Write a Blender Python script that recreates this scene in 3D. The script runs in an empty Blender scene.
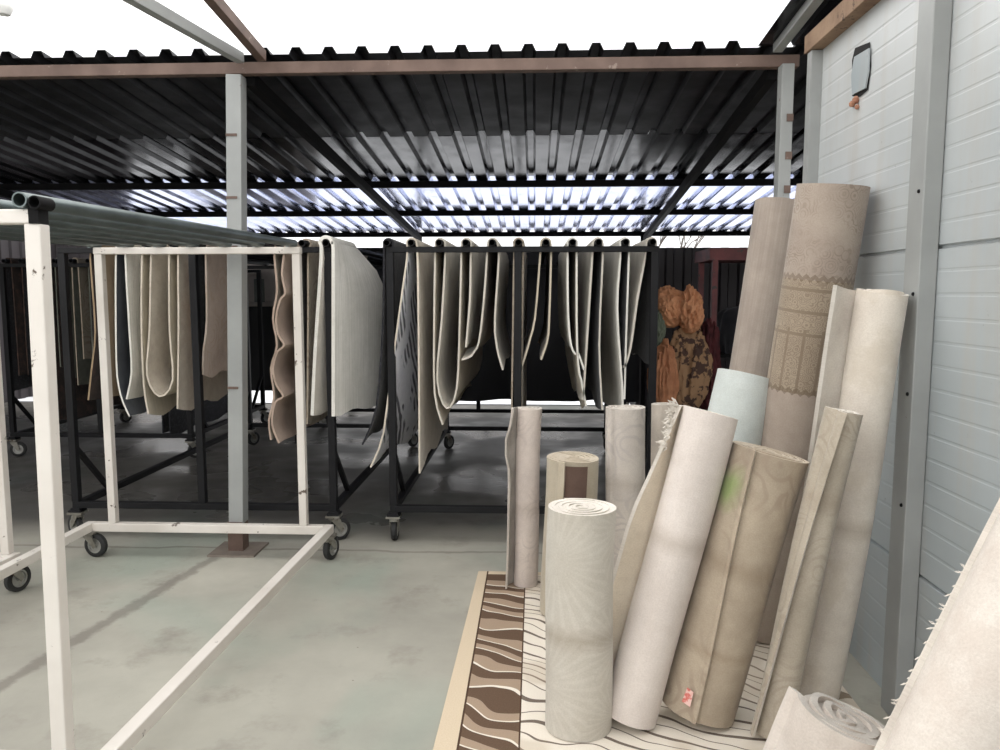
import bpy, bmesh, math, random
from mathutils import Vector, Matrix, Euler
random.seed(7)
C = bpy.context.scene.collection
PI = math.pi
# ------------------------------------------------------------------ camera
FPX, PITCH, YAW, H = 770.0, math.radians(6.0), math.radians(2.6), 1.55
cam_d = bpy.data.cameras.new('camera'); cam = bpy.data.objects.new('camera', cam_d); C.objects.link(cam)
cam_d.sensor_width = 36; cam_d.lens = 36*FPX/1000; cam_d.clip_end = 300
cam.location = (0, 0, H); cam.rotation_euler = (PI/2-PITCH, 0, YAW)
bpy.context.scene.camera = cam
CR = Euler((PI/2-PITCH, 0, YAW)).to_matrix()
O = Vector((0, 0, H))
def ray(px, py): return CR @ Vector(((px-500)/FPX, -(py-375)/FPX, -1))
def F(px, py, z=0.0):
    d = ray(px, py); return O + d*((z-H)/d.z)
def P(px, py, Y):
    d = ray(px, py); return O + d*(Y/d.y)
def PX(px, py, x):
    d = ray(px, py); return O + d*(x/d.x)
def D(px, py, zc): return O + ray(px, py)*zc
# ------------------------------------------------------------------ materials
def srgb(r, g, b):
    f = lambda c: (c/255/12.92 if c/255 <= .04045 else ((c/255+.055)/1.055)**2.4)
    return (f(r), f(g), f(b), 1)
class NT:
    def __init__(s, name):
        s.m = bpy.data.materials.new(name); s.m.use_nodes = True
        s.t = s.m.node_tree; s.n = s.t.nodes; s.l = s.t.links
        s.b = s.n['Principled BSDF']; s.out = s.n['Material Output']
    def node(s, typ, **kw):
        n = s.n.new(typ)
        for k, v in kw.items(): setattr(n, k, v)
        return n
    def link(s, a, b): s.l.new(a, b)
    def coord(s, kind='Object', scale=(1, 1, 1)):
        t = s.node('ShaderNodeTexCoord'); mp = s.node('ShaderNodeMapping'); mp.inputs['Scale'].default_value = scale
        s.link(t.outputs[kind], mp.inputs['Vector']); return mp.outputs['Vector']
    def noise(s, vec, scale, detail=4, rough=.55, dist=0):
        n = s.node('ShaderNodeTexNoise'); n.inputs['Scale'].default_value = scale; n.inputs['Detail'].default_value = detail
        n.inputs['Roughness'].default_value = rough; n.inputs['Distortion'].default_value = dist
        s.link(vec, n.inputs['Vector']); return n.outputs['Fac']
    def voro(s, vec, scale, feature='F1'):
        n = s.node('ShaderNodeTexVoronoi', feature=feature); n.inputs['Scale'].default_value = scale
        s.link(vec, n.inputs['Vector']); return n.outputs['Distance']
    def math(s, op, a, b=None, c=None):
        n = s.node('ShaderNodeMath', operation=op)
        for i, v in enumerate((a, b, c)):
            if v is None: continue
            if isinstance(v, (int, float)): n.inputs[i].default_value = v
            else: s.link(v, n.inputs[i])
        return n.outputs[0]
    def ramp(s, fac, stops, interp='LINEAR'):
        n = s.node('ShaderNodeValToRGB'); n.color_ramp.interpolation = interp; e = n.color_ramp.elements
        while len(e) < len(stops): e.new(.5)
        for i, (p, c) in enumerate(stops):
            e[i].position = p; e[i].color = c if len(c) == 4 else (*c, 1)
        s.link(fac, n.inputs['Fac']); return n.outputs['Color']
    def mask(s, fac, a, b): # smooth 0..1
        n = s.node('ShaderNodeMapRange'); n.inputs['From Min'].default_value = a; n.inputs['From Max'].default_value = b
        s.link(fac, n.inputs['Value']); return n.outputs['Result']
    def mix(s, fac, a, b, mode='MIX'):
        n = s.node('ShaderNodeMix', data_type='RGBA', blend_type=mode)
        for sock, v in ((n.inputs[0], fac), (n.inputs[6], a), (n.inputs[7], b)):
            if isinstance(v, (int, float)): sock.default_value = v
            elif isinstance(v, tuple): sock.default_value = v
            else: s.link(v, sock)
        return n.outputs[2]
    def sep(s, vec):
        n = s.node('ShaderNodeSeparateXYZ'); s.link(vec, n.inputs[0]); return n.outputs
    def bump(s, h, strength=.3, dist=.01):
        n = s.node('ShaderNodeBump'); n.inputs['Strength'].default_value = strength; n.inputs['Distance'].default_value = dist
        s.link(h, n.inputs['Height']); s.link(n.outputs['Normal'], s.b.inputs['Normal'])
    def done(s, col, rough=.8, metal=0, spec=.5):
        if isinstance(col, tuple): s.b.inputs['Base Color'].default_value = col
        else: s.link(col, s.b.inputs['Base Color'])
        if isinstance(rough, (int, float)): s.b.inputs['Roughness'].default_value = rough
        else: s.link(rough, s.b.inputs['Roughness'])
        s.b.inputs['Metallic'].default_value = metal
        s.b.inputs['Specular IOR Level'].default_value = spec
        return s.m
def paint(name, c, c2, chip=None, rough=.5, scale=3, chip_at=.68, metal=0, spec=.5):
    m = NT(name); v = m.coord('Object')
    col = m.mix(m.mask(m.noise(v, scale, 5), .35, .7), c, c2)
    if chip:
        n = m.noise(v, 14, 6, .7)
        col = m.mix(m.mask(n, chip_at, chip_at+.03), col, chip)
    return m.done(col, rough, metal, spec)
def fabric(name, c, c2=None, pattern=None, pc=None, pamt=.4, pscale=9, bands=(), band_amt=.22, rough=.95, extra=None):
    """woven rug: uv in metres, u around / v along"""
    m = NT(name); v = m.coord('UV'); ob = m.coord('Object')
    c2 = c2 or tuple(x*.82 for x in c[:3])+(1,)
    col = m.mix(m.mask(m.noise(ob, 6, 4), .35, .7), c, c2)
    fine = m.noise(v, 170, 3, .7)
    mott = m.noise(v, 26, 5, .7); col = m.mix(m.math('MULTIPLY', m.mask(mott, .35, .7), .26), col, m.mix(1, col, (.74, .71, .68, 1), 'MULTIPLY'))
    col = m.mix(m.mask(fine, .3, .75), col, m.mix(1, col, (.83, .82, .81, 1), 'MULTIPLY'))
    if pattern and pc:
        if pattern == 'damask':
            w = m.node('ShaderNodeVectorMath', operation='ADD')
            nn = m.node('ShaderNodeTexNoise'); nn.inputs['Scale'].default_value = 5; m.link(v, nn.inputs['Vector'])
            sc = m.node('ShaderNodeVectorMath', operation='SCALE'); sc.inputs['Scale'].default_value = .12
            m.link(nn.outputs['Color'], sc.inputs[0]); m.link(v, w.inputs[0]); m.link(sc.outputs[0], w.inputs[1])
            d = m.voro(w.outputs[0], pscale)
            s_ = m.math('SINE', m.math('MULTIPLY', d, 34.0))
            k = m.mask(s_, .2, .8)
            big = m.mask(m.noise(v, 4, 2), .42, .58)
            k = m.math('MULTIPLY', k, big)
        elif pattern == 'fan':
            d = m.node('ShaderNodeTexVoronoi', feature='F1'); d.inputs['Scale'].default_value = pscale; d.inputs['Randomness'].default_value = .6
            m.link(v, d.inputs['Vector'])
            sub = m.node('ShaderNodeVectorMath', operation='SUBTRACT'); m.link(v, sub.inputs[0])
            dv = m.node('ShaderNodeVectorMath', operation='SCALE'); dv.inputs['Scale'].default_value = 1.0
            m.link(d.outputs['Position'], dv.inputs[0]); m.link(dv.outputs[0], sub.inputs[1])
            x = m.sep(sub.outputs[0])
            ang = m.math('ARCTAN2', x[1], x[0])
            k = m.mask(m.math('SINE', m.math('MULTIPLY', ang, 30.0)), .1, .7)
            k = m.math('MULTIPLY', k, m.mask(d.outputs['Distance'], .1, .4))
        elif pattern == 'veins':
            d = m.voro(v, pscale, 'DISTANCE_TO_EDGE')
            k = m.mask(d, .09, .03)
        elif pattern == 'blotch':
            k = m.mask(m.noise(v, pscale, 5, .7), .5, .6)
        elif pattern == 'streak':
            vs = m.coord('UV', (60, 1.2, 1)); k = m.mask(m.noise(vs, 1.6, 3), .35, .75)
        elif pattern == 'leaf':
            wv = m.node('ShaderNodeTexWave', wave_type='BANDS', bands_direction='DIAGONAL'); wv.inputs['Scale'].default_value = 7
            wv.inputs['Distortion'].default_value = 2; wv.inputs['Detail'].default_value = 1; m.link(v, wv.inputs['Vector'])
            big = m.mask(m.noise(v, 3.2, 2), .47, .51)
            k = m.math('MULTIPLY', m.mask(wv.outputs['Fac'], .4, .55), big)
        elif pattern == 'bars':
            x = m.sep(v)
            k = m.math('LESS_THAN', m.math('FRACT', m.math('MULTIPLY', x[1], 12.0)), .5)
        col = m.mix(m.math('MULTIPLY', k, pamt), col, pc)
    xy = m.sep(v)
    for vc, hw in bands:
        n = m.noise(v, 8, 2)
        dist = m.math('ABSOLUTE', m.math('SUBTRACT', m.math('ADD', xy[1], m.math('MULTIPLY', n, .03)), vc+.015))
        k = m.math('MULTIPLY', m.mask(dist, hw, 0), band_amt)
        col = m.mix(k, col, srgb(128, 110, 88))
    if extra: col = extra(m, v, xy, col)
    m.bump(m.math('ADD', m.math('MULTIPLY', fine, .25), m.noise(ob, 9, 3)), .35, .012)
    m.b.inputs['Sheen Weight'].default_value = .15
    return m.done(col, rough, 0, .15)

# ------------------------------------------------------------------ mesh tools
class MB:
    def __init__(s): s.v = []; s.f = []; s.uv = {}; s.mi = {}
    def add(s, vs, fs, uvs=None, mi=0):
        o = len(s.v); s.v += [Vector(p) for p in vs]
        for i, f in enumerate(fs):
            s.f.append(tuple(o+k for k in f))
            if uvs: s.uv[len(s.f)-1] = uvs[i]
            if mi: s.mi[len(s.f)-1] = mi if isinstance(mi, int) else mi[i]
    def box(s, a, b):
        (x0, y0, z0), (x1, y1, z1) = a, b
        s.add([(x0,y0,z0),(x1,y0,z0),(x1,y1,z0),(x0,y1,z0),(x0,y0,z1),(x1,y0,z1),(x1,y1,z1),(x0,y1,z1)],
              [(0,3,2,1),(4,5,6,7),(0,1,5,4),(1,2,6,5),(2,3,7,6),(3,0,4,7)])
    def bar(s, p, q, w, h=None, up=(0, 0, 1)):
        h = h or w; p = Vector(p); q = Vector(q); d = (q-p).normalized(); up = Vector(up)
        if abs(d.dot(up)) > .98: up = Vector((0, 1, 0))
        r = d.cross(up).normalized(); u = r.cross(d)
        vs = []
        for c in (p, q):
            for a, b in ((-1,-1),(1,-1),(1,1),(-1,1)): vs.append(c+r*(a*w/2)+u*(b*h/2))
        s.add(vs, [(3,2,1,0),(4,5,6,7),(0,1,5,4),(1,2,6,5),(2,3,7,6),(3,0,4,7)])
    def tube(s, pts, r, n=10, cap=True, hollow=0):
        pts = [Vector(p) for p in pts]; rings = []
        ref = None
        for i, p in enumerate(pts):
            d = (pts[min(i+1, len(pts)-1)]-pts[max(i-1, 0)]).normalized()
            if ref is None: ref = Vector((0, 0, 1)) if abs(d.z) < .9 else Vector((1, 0, 0))
            a = d.cross(ref).normalized(); b = a.cross(d)
            rr = r[i] if isinstance(r, (list, tuple)) else r
            rings.append([p+a*(math.cos(2*PI*k/n)*rr)+b*(math.sin(2*PI*k/n)*rr) for k in range(n)])
        vs = [v for g in rings for v in g]; fs = []
        for i in range(len(rings)-1):
            for k in range(n): fs.append((i*n+k, i*n+(k+1)%n, (i+1)*n+(k+1)%n, (i+1)*n+k))
        if cap and not hollow:
            fs.append(tuple(range(n-1, -1, -1))); fs.append(tuple((len(rings)-1)*n+k for k in range(n)))
        s.add(vs, fs)
        if hollow:
            o = len(vs); inner = []
            ci = [sum(g, Vector())/n for g in rings]
            for g, c in zip(rings, ci): inner += [c+(v-c)*hollow for v in g]
            allv = vs+inner; f2 = []
            L = len(rings)
            for i in range(L-1):
                for k in range(n): f2.append((o+i*n+(k+1)%n, o+i*n+k, o+(i+1)*n+k, o+(i+1)*n+(k+1)%n))
            for i in (0, L-1):
                for k in range(n): f2.append((i*n+k, i*n+(k+1)%n, o+i*n+(k+1)%n, o+i*n+k))
            s.add(allv, f2)
    def lathe(s, prof, c, axis, n=18):
        """prof: [(r, t)] about axis through c"""
        ax = Vector(axis).normalized(); ref = Vector((0, 0, 1)) if abs(ax.z) < .9 else Vector((1, 0, 0))
        a = ax.cross(ref).normalized(); b = a.cross(ax); c = Vector(c); vs = []; fs = []
        for r, t in prof:
            for k in range(n): vs.append(c+ax*t+a*(r*math.cos(2*PI*k/n))+b*(r*math.sin(2*PI*k/n)))
        for i in range(len(prof)-1):
            for k in range(n): fs.append((i*n+k, i*n+(k+1)%n, (i+1)*n+(k+1)%n, (i+1)*n+k))
        s.add(vs, fs)
    def build(s, name, mat, parent=None, origin=None, smooth=False, bevel=0):
        me = bpy.data.meshes.new(name)
        if parent is not None: og = WORLD[parent.name]
        else: og = Vector(origin) if origin is not None else Vector((0, 0, 0))
        me.from_pydata([v-og for v in s.v], [], s.f)
        mats = mat if isinstance(mat, (list, tuple)) else [mat]
        for m in mats: me.materials.append(m)
        for i, k in s.mi.items(): me.polygons[i].material_index = k
        if s.uv:
            ul = me.uv_layers.new(name='UVMap')
            for i, us in s.uv.items():
                for li, u in zip(me.polygons[i].loop_indices, us): ul.data[li].uv = u
        o = bpy.data.objects.new(name, me); C.objects.link(o)
        bm = bmesh.new(); bm.from_mesh(me); bmesh.ops.recalc_face_normals(bm, faces=bm.faces); bm.to_mesh(me); bm.free()
        if smooth:
            for p in me.polygons: p.use_smooth = True
            me.set_sharp_from_angle(angle=math.radians(42))
        if parent is not None: o.parent = parent; WORLD[o.name] = og
        else: o.location = og; WORLD[o.name] = og
        if bevel:
            md = o.modifiers.new('bevel', 'BEVEL'); md.width = bevel; md.segments = 2; md.limit_method = 'ANGLE'
        return o
WORLD = {}
def tag(o, label, cat, group=None):
    o['label'] = label; o['category'] = cat
    if group: o['group'] = group
    return o
def struct(o): o['kind'] = 'structure'; return o
def thing(name, label, cat, loc, group=None):
    o = bpy.data.objects.new(name, None); C.objects.link(o); o.location = loc; o.empty_display_size = .1
    WORLD[o.name] = Vector(loc); return tag(o, label, cat, group)
def dup(root, delta):
    r = root.copy(); C.objects.link(r); r.location = root.location+Vector(delta); WORLD[r.name] = Vector(r.location)
    for ch in list(root.children):
        c = ch.copy(); C.objects.link(c); c.parent = r
        for g in list(ch.children):
            d = g.copy(); C.objects.link(d); d.parent = c
    return r
def smoothpts(pts, sub=5):
    out = []
    n = len(pts)
    for i in range(n-1):
        p0, p1, p2, p3 = pts[max(i-1, 0)], pts[i], pts[i+1], pts[min(i+2, n-1)]
        for k in range(sub):
            t = k/sub
            out.append(tuple(.5*((2*p1[j])+(-p0[j]+p2[j])*t+(2*p0[j]-5*p1[j]+4*p2[j]-p3[j])*t*t+(-p0[j]+3*p1[j]-3*p2[j]+p3[j])*t**3) for j in range(len(p1))))
    out.append(tuple(pts[-1])); return out

# ------------------------------------------------------------------ common materials
white_paint = paint('chipped white paint', srgb(222, 216, 208), srgb(204, 197, 188), srgb(92, 78, 66), .45, 2.5, .645)
black_paint = paint('black rack paint', srgb(25, 25, 27), srgb(17, 17, 19), srgb(52, 49, 48), .6, 3, .74, 0, .25)
galv = paint('galvanized pipe', srgb(118, 128, 128), srgb(92, 100, 98), srgb(78, 74, 66), .38, 5, .72, .75)
grey_steel = paint('grey painted steel', srgb(158, 160, 158), srgb(138, 140, 138), srgb(96, 76, 60), .5, 2, .69)
rust_brown = paint('rusty brown steel', srgb(112, 92, 82), srgb(84, 66, 58), srgb(136, 120, 110), .7, 5, .64)
dark_steel = paint('dark roof steel', srgb(24, 23, 24), srgb(16, 16, 17), None, .75, spec=.15)
rubber = paint('black rubber tyre', srgb(44, 44, 44), srgb(32, 32, 32), None, .75)
wheel_metal = paint('wheel hub metal', srgb(178, 178, 174), srgb(140, 138, 132), srgb(92, 84, 74), .4, 12, .68, .5)
caster_metal = paint('zinc caster fork', srgb(160, 158, 150), srgb(110, 104, 94), srgb(88, 70, 54), .45, 12, .62, .6)

# ------------------------------------------------------------------ floor
m = NT('worn concrete'); v = m.coord('Object')
base = m.ramp(m.noise(v, .9, 6, .6), [(.3, srgb(146, 143, 134)), (.5, srgb(164, 161, 150)), (.7, srgb(180, 177, 165))])
green = m.mask(m.noise(v, .75, 3, .5, .6), .52, .66)
base = m.mix(m.math('MULTIPLY', green, .5), base, srgb(146, 160, 148))
dirt = m.mask(m.noise(v, 2.6, 7, .68), .55, .72)
base = m.mix(m.math('MULTIPLY', dirt, .5), base, srgb(118, 110, 102))
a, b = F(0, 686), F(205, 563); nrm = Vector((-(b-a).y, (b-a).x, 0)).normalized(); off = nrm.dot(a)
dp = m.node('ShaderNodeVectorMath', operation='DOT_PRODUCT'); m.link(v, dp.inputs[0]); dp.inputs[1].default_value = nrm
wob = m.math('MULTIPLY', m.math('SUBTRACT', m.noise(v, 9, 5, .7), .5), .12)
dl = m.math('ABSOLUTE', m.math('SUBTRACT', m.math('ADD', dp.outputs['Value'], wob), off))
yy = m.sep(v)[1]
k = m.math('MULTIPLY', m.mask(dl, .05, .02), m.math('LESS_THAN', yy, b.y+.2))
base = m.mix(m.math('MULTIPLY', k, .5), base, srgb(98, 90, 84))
yl = m.math('ABSOLUTE', m.math('SUBTRACT', m.math('ADD', yy, m.math('MULTIPLY', m.math('SUBTRACT', m.noise(v, 2.2, 5), .5), .14)), F(600, 553).y-.02))
base = m.mix(m.math('MULTIPLY', m.mask(yl, .02, .006), .5), base, srgb(98, 90, 84))
sp = m.mask(m.voro(v, 7), .035, .02)
base = m.mix(m.math('MULTIPLY', sp, .6), base, srgb(90, 80, 72))
damp_shade = m.mask(m.math('ADD', yy, m.math('MULTIPLY', m.noise(v, 1.8, 4), .5)), F(600, 548).y+.2, F(600, 548).y+.75)  # damp gloss, plus the shade under the roof darkened into the concrete colour
base = m.mix(damp_shade, base, m.mix(1, base, (.28, .28, .30, 1), 'MULTIPLY'))
rg = m.ramp(m.noise(v, 3.0, 5, .6), [(.35, (.30,)*3), (.6, (.55,)*3)])
dr = m.ramp(m.noise(v, 1.1, 3), [(.42, (.55,)*3), (.58, (.24,)*3)])
rg = m.mix(damp_shade, rg, dr)
m.bump(m.noise(v, 22, 6, .7), .12, .01)
floor_m = m.done(base, rg, 0, .17)
fl = MB(); fl.box((-16, -5, -.1), (10, 24, 0)); struct(fl.build('floor', floor_m))
fl = MB(); fl.box((-16, 10.7, 0), (10, 24, .012)); struct(fl.build('floor_bounce', paint('pale light-bounce slab', srgb(226, 228, 232), srgb(208, 210, 214), None, .8)))  # added slab: daylight whitened into the ground, bouncing light up to the roof

# ------------------------------------------------------------------ right wall: sandwich panels
WX = 1.375
m = NT('sandwich panel'); v = m.coord('Object'); x = m.sep(v)
c = m.mix(m.mask(m.noise(v, .9, 4), .35, .68), srgb(180, 184, 184), srgb(198, 200, 199))
c = m.mix(m.mask(x[2], .7, 2.4), m.mix(1, c, (.74, .79, .82, 1), 'MULTIPLY'), c)  # lower wall darkened and blued: shade put into the panel colour
st = m.coord('Object', (1, 5, .6)); c = m.mix(m.math('MULTIPLY', m.mask(m.noise(st, 2, 4), .5, .75), .35), c, srgb(176, 166, 152))
c = m.mix(m.math('MULTIPLY', m.mask(m.noise(v, 30, 4, .7), .68, .74), .5), c, srgb(96, 88, 80))
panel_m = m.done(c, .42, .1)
w = MB()
prof = []  # (z, xoffset)
joints = [.55, 1.71]
z = 0
marks = [k*.0815 for k in range(1, 34)]
pts = [(0, 0)]
for zz in sorted(marks+joints):
    if any(abs(zz-j) < .045 and zz not in joints for j in joints) or zz > 2.68: continue
    d, h = (.014, .008) if zz in joints else (.0011, .007)
    pts += [(zz-h, 0), (zz-h*.5, d), (zz+h*.5, d), (zz+h, 0)]
pts.append((2.72, 0))
Y0, Y1 = -3.0, 3.92
hole = PX(860, 78, WX)
vs = []; fs = []
for zz, d in pts: vs += [(WX+d, Y0, zz), (WX+d, Y1, zz)]
for i in range(len(pts)-1): fs.append((2*i, 2*i+1, 2*i+3, 2*i+2))
vs2 = [(WX+.1, Y0, 0), (WX+.1, Y1, 0), (WX+.1, Y0, 2.72), (WX+.1, Y1, 2.72)]
o_ = len(vs); n_ = len(pts)
w.add(vs+vs2, fs+[(o_, o_+2, o_+3, o_+1), (2*n_-2, 2*n_-1, o_+3, o_+2), (0, o_, o_+1, 1)]+[tuple(2*i+1 for i in range(n_))+(o_+3, o_+1)])
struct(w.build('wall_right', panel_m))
# torn hole: dark recess, bent flap, foam
h_dark = NT('hole dark').done(srgb(26, 24, 24), .9)
foam_m = paint('orange foam', srgb(188, 140, 112), srgb(150, 104, 84), None, .95, 30)
hr = thing('wall_patch', 'torn hole in the grey panel wall with bent flap and orange foam', 'wall damage', PX(860, 95, WX))
mb = MB(); q = [PX(a_, b_, WX-.003) for a_, b_ in ((855, 48), (870, 42), (871, 66), (868, 90), (860, 97), (852, 96), (852, 60))]
mb.add(q, [tuple(range(len(q)))]); mb.build('hole', h_dark, hr)
mb = MB(); q = [PX(a_, b_, WX-.012) for a_, b_ in ((854, 57), (869, 48), (868, 72), (865, 88), (852, 95), (851, 76))]
q2 = [p+Vector((.006, 0, 0)) for p in q]; n6 = len(q)
mb.add(q+q2, [tuple(range(n6)), tuple(range(2*n6-1, n6-1, -1))]+[(i, (i+1) % n6, n6+(i+1) % n6, n6+i) for i in range(n6)])
mb.build('metal_flap', panel_m, hr)
mb = MB()
for a_, b_, r_ in ((856, 100, .017), (852, 104, .014), (857, 107, .011)):
    c_ = PX(a_, b_, WX-.008); mb.lathe([(0.001, -r_), (r_*.7, -r_*.7), (r_, 0), (r_*.6, r_*.8), (.001, r_)], c_, (.3, .2, 1), 8)
mb.build('foam', foam_m, hr, smooth=True)

# ------------------------------------------------------------------ rear & side walls
m = NT('dark fence sheet'); v = m.coord('Object'); dark_sheet = m.done(m.mix(m.noise(v, 1.5, 4), srgb(46, 42, 44), srgb(62, 56, 58)), .6)
pale_wall = paint('pale rear plaster', srgb(168, 160, 152), srgb(148, 140, 134), None, .85)
def corr_wall(mb, x0, x1, Y, z0, z1, per=.2, dep=.035):
    n = int((x1-x0)/per); prof = []
    for i in range(n):
        a = x0+i*per; prof += [(a, 0), (a+per*.45, 0), (a+per*.55, dep), (a+per*.9, dep)]
    prof.append((x0+n*per, 0)); vs = []
    for px_, d in prof: vs += [(px_, Y-d, z0), (px_, Y-d, z1)]
    mb.add(vs, [(2*i, 2*i+2, 2*i+3, 2*i+1) for i in range(len(prof)-1)])
mb = MB(); corr_wall(mb, 1.14, 4.34, 8.7, 0, 2.06); struct(mb.build('wall_back', dark_sheet))
mb = MB(); mb.box((-14, 21.0, 0), (3.6, 21.15, 2.7)); struct(mb.build('wall_back_left', pale_wall))
mb = MB(); mb.box((-8.2, -4.2, 0), (-8.05, 4.4, 1.5)); struct(mb.build('blocker_left_front', pale_wall))  # unseen wall, added to hold back side light from the left
mb = MB(); corr_wall(mb, -8.0, -6.2, 12.0, 0, 2.5); struct(mb.build('wall_back_corner', dark_sheet))
mb = MB()
for i in range(33):
    a = 4.6+i*.23; mb.add([(-7.6, a, 0), (-7.6, a+.11, 0), (-7.57, a+.13, 0), (-7.57, a+.23, 0), (-7.6, a, 2.5), (-7.6, a+.11, 2.5), (-7.57, a+.13, 2.5), (-7.57, a+.23, 2.5)], [(0,1,5,4),(1,2,6,5),(2,3,7,6)])
struct(mb.build('blocker_left_rear', dark_sheet))  # added dark wall, keeps light from the open left side off the racks
mb = MB()
for i in range(35):
    a = 4.2+i*.23; mb.add([(4.3, a, 0), (4.3, a+.11, 0), (4.27, a+.13, 0), (4.27, a+.23, 0), (4.3, a, 2.8), (4.3, a+.11, 2.8), (4.27, a+.13, 2.8), (4.27, a+.23, 2.8)], [(0,1,5,4),(1,2,6,5),(2,3,7,6)])
struct(mb.build('wall_right_rear', dark_sheet))

# ------------------------------------------------------------------ roofs
YF, ZF, SL = 4.44, 2.885, .084
zr = lambda Y: ZF-SL*(Y-YF)
def corr_roof(mb, x0, x1, Ya, Yb, per=.186, dep=.038, x_off=0):
    n = int((x1-x0)/per); prof = []
    for i in range(n):
        a = x0+i*per; prof += [(a, 0), (a+per*.56, 0), (a+per*.66, dep), (a+per*.90, dep)]
    prof.append((x0+n*per, 0)); vs = []
    ys = [Ya, Yb]
    for Y in ys:
        for px_, d in prof: vs.append((px_, Y, zr(Y)+d))
    n2 = len(prof); mb.add(vs, [(i, i+1, n2+i+1, n2+i) for i in range(n2-1)])
m = NT('glossy black roof sheet'); v = m.coord('Object')
roof_m = m.done(m.mix(m.noise(v, 2, 4), srgb(17, 17, 20), srgb(26, 26, 31)), m.ramp(m.noise(v, 4, 3), [(.3, (.10,)*3), (.7, (.24,)*3)]), 0, .5)
roof_m.node_tree.nodes['Principled BSDF'].inputs['IOR'].default_value = 1.26
m = NT('matt black roof sheet'); v = m.coord('Object')
matt_m = m.done(m.mix(m.noise(v, 2, 4), srgb(20, 20, 22), srgb(30, 30, 33)), m.ramp(m.noise(v, 4, 3), [(.3, (.42,)*3), (.7, (.6,)*3)]), 0, .25)
mb = MB(); corr_roof(mb, -8.0, 4.3, YF-.02, 6.08); struct(mb.build('ceiling', matt_m))
mb = MB(); corr_roof(mb, -8.0, 4.3, 6.02, 7.52); rm = struct(mb.build('ceiling_middle', roof_m)); rm.location.z -= .002
m = NT('sky-gleam roof sheet'); v = m.coord('Object')
gleam_m = m.done(m.mix(m.noise(v, 2, 4), srgb(184, 192, 220), srgb(202, 208, 232)), m.ramp(m.noise(v, 5, 3), [(.3, (.14,)*3), (.7, (.26,)*3)]), .97, .5)  # rear bays of the black roof: sky gleam put into a pale metal colour
mb = MB(); corr_roof(mb, -8.0, 4.3, 7.46, 10.55); ro = struct(mb.build('ceiling_rear', gleam_m)); ro.location.z -= .004
m = NT('translucent roof sheet'); v = m.coord('Object'); x = m.sep(v)
m.n.remove(m.b); tr = m.node('ShaderNodeBsdfTranslucent')
fx = m.math('ABSOLUTE', m.math('SUBTRACT', m.math('FRACT', m.math('ADD', m.math('MULTIPLY', x[0], 1/.98), .735)), .5))
stn = m.math('MULTIPLY', m.mask(fx, .025, .008), m.mask(m.noise(m.coord('Object', (14, 1.5, 1)), 1.5, 4), .4, .6))
col = m.mix(m.math('MULTIPLY', stn, .75), (.93, .93, .93, 1), srgb(190, 170, 130))
m.link(col, tr.inputs['Color']); m.link(tr.outputs[0], m.out.inputs['Surface']); trans_m = m.m
zt = lambda Y: 3.0+.09*(YF-Y)
mb = MB(); mb.add([(-8, -4, zt(-4)), (1.19, -4, zt(-4)), (1.19, 4.5, zt(4.5)), (-8, 4.5, zt(4.5))], [(0, 1, 2, 3)])
struct(mb.build('ceiling_front', trans_m))
mb = MB(); corr_roof(mb, 1.2, 1.8, -3, YF-.04); struct(mb.build('ceiling_edge', roof_m))
def beamthing(name, p, q, w_, h_, mat, label, cat='beam', group=None):
    mb = MB(); mb.bar(p, q, w_, h_); o = mb.build(name, mat, origin=p, bevel=.003); return tag(o, label, cat, group)
beamthing('eave_beam', (-8, 4.47, 2.822), (1.44, 4.47, 2.822), .06, .064, rust_brown, 'long rusty brown steel beam across the front edge of the black roof')
for Y, lab in ((7.5, 'nearest of the dark cross purlins under the black roof'),
               (8.95, 'middle dark cross purlin under the black roof'), (10.46, 'farthest dark cross purlin at the back edge of the black roof')):
    beamthing('roof_purlin', (-7.5, Y, zr(Y)-.032), (4.25, Y, zr(Y)-.032), .05, .06, dark_steel, lab, 'beam', 'dark purlins under the black roof')
rl = [P(250, 67, 4.52), P(420, 234, 10.4)]
def rafter(x, Ya, Yb, dz, mat, label, xb=None):
    xb = x if xb is None else xb
    return beamthing('rafter', (x, Ya, zr(Ya)-dz), (xb, Yb, zr(Yb)-dz), .055, .075, mat, label, 'beam')
rafter(rl[0].x, 4.52, 10.4, .10, dark_steel, 'dark sloping rafter running back from the grey centre post', rl[1].x)
rr_ = [P(772, 77, 4.52), P(645, 237, 10.4)]
rafter(rr_[0].x, 4.52, 10.4, .10, dark_steel, 'dark sloping rafter running back beside the grey panel wall', rr_[1].x)
rafter(-5.2, 4.52, 10.4, .10, dark_steel, 'dark sloping rafter above the far left racks')
p0, p1 = P(262, 60, 4.40), P(203, -10, 3.6)
beamthing('roof_beam', p0+Vector((0, 0, .02)), p0+(p1-p0)*2.2, .05, .06, rust_brown, 'brown steel beam crossing the white roof, right one of two at the post top')
p0, p1 = P(243, 62, 4.40), PX(137, 0, P(137, 0, 3.2).x)
beamthing('roof_beam', P(240, 58, 4.40), P(86, -30, 3.0), .05, .055, grey_steel, 'grey steel beam crossing the white roof, left one of two at the post top')
bp = [P(797, 58, 3.95), P(815, -2, 3.55)]
beamthing('roof_beam', (1.30, 4.38, 2.88), (1.30, 0.5, 3.22), .05, .07, grey_steel, 'grey steel rafter under the dark roof edge above the panel wall')
wood = paint('weathered timber', srgb(150, 124, 100), srgb(116, 90, 70), srgb(80, 62, 50), .8, 8, .6)
beamthing('timber_plate', (WX-.02, 3.98, 2.76), (WX-.02, -2, 2.76), .09, .085, wood, 'brown timber plate along the top of the grey panel wall')

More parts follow.
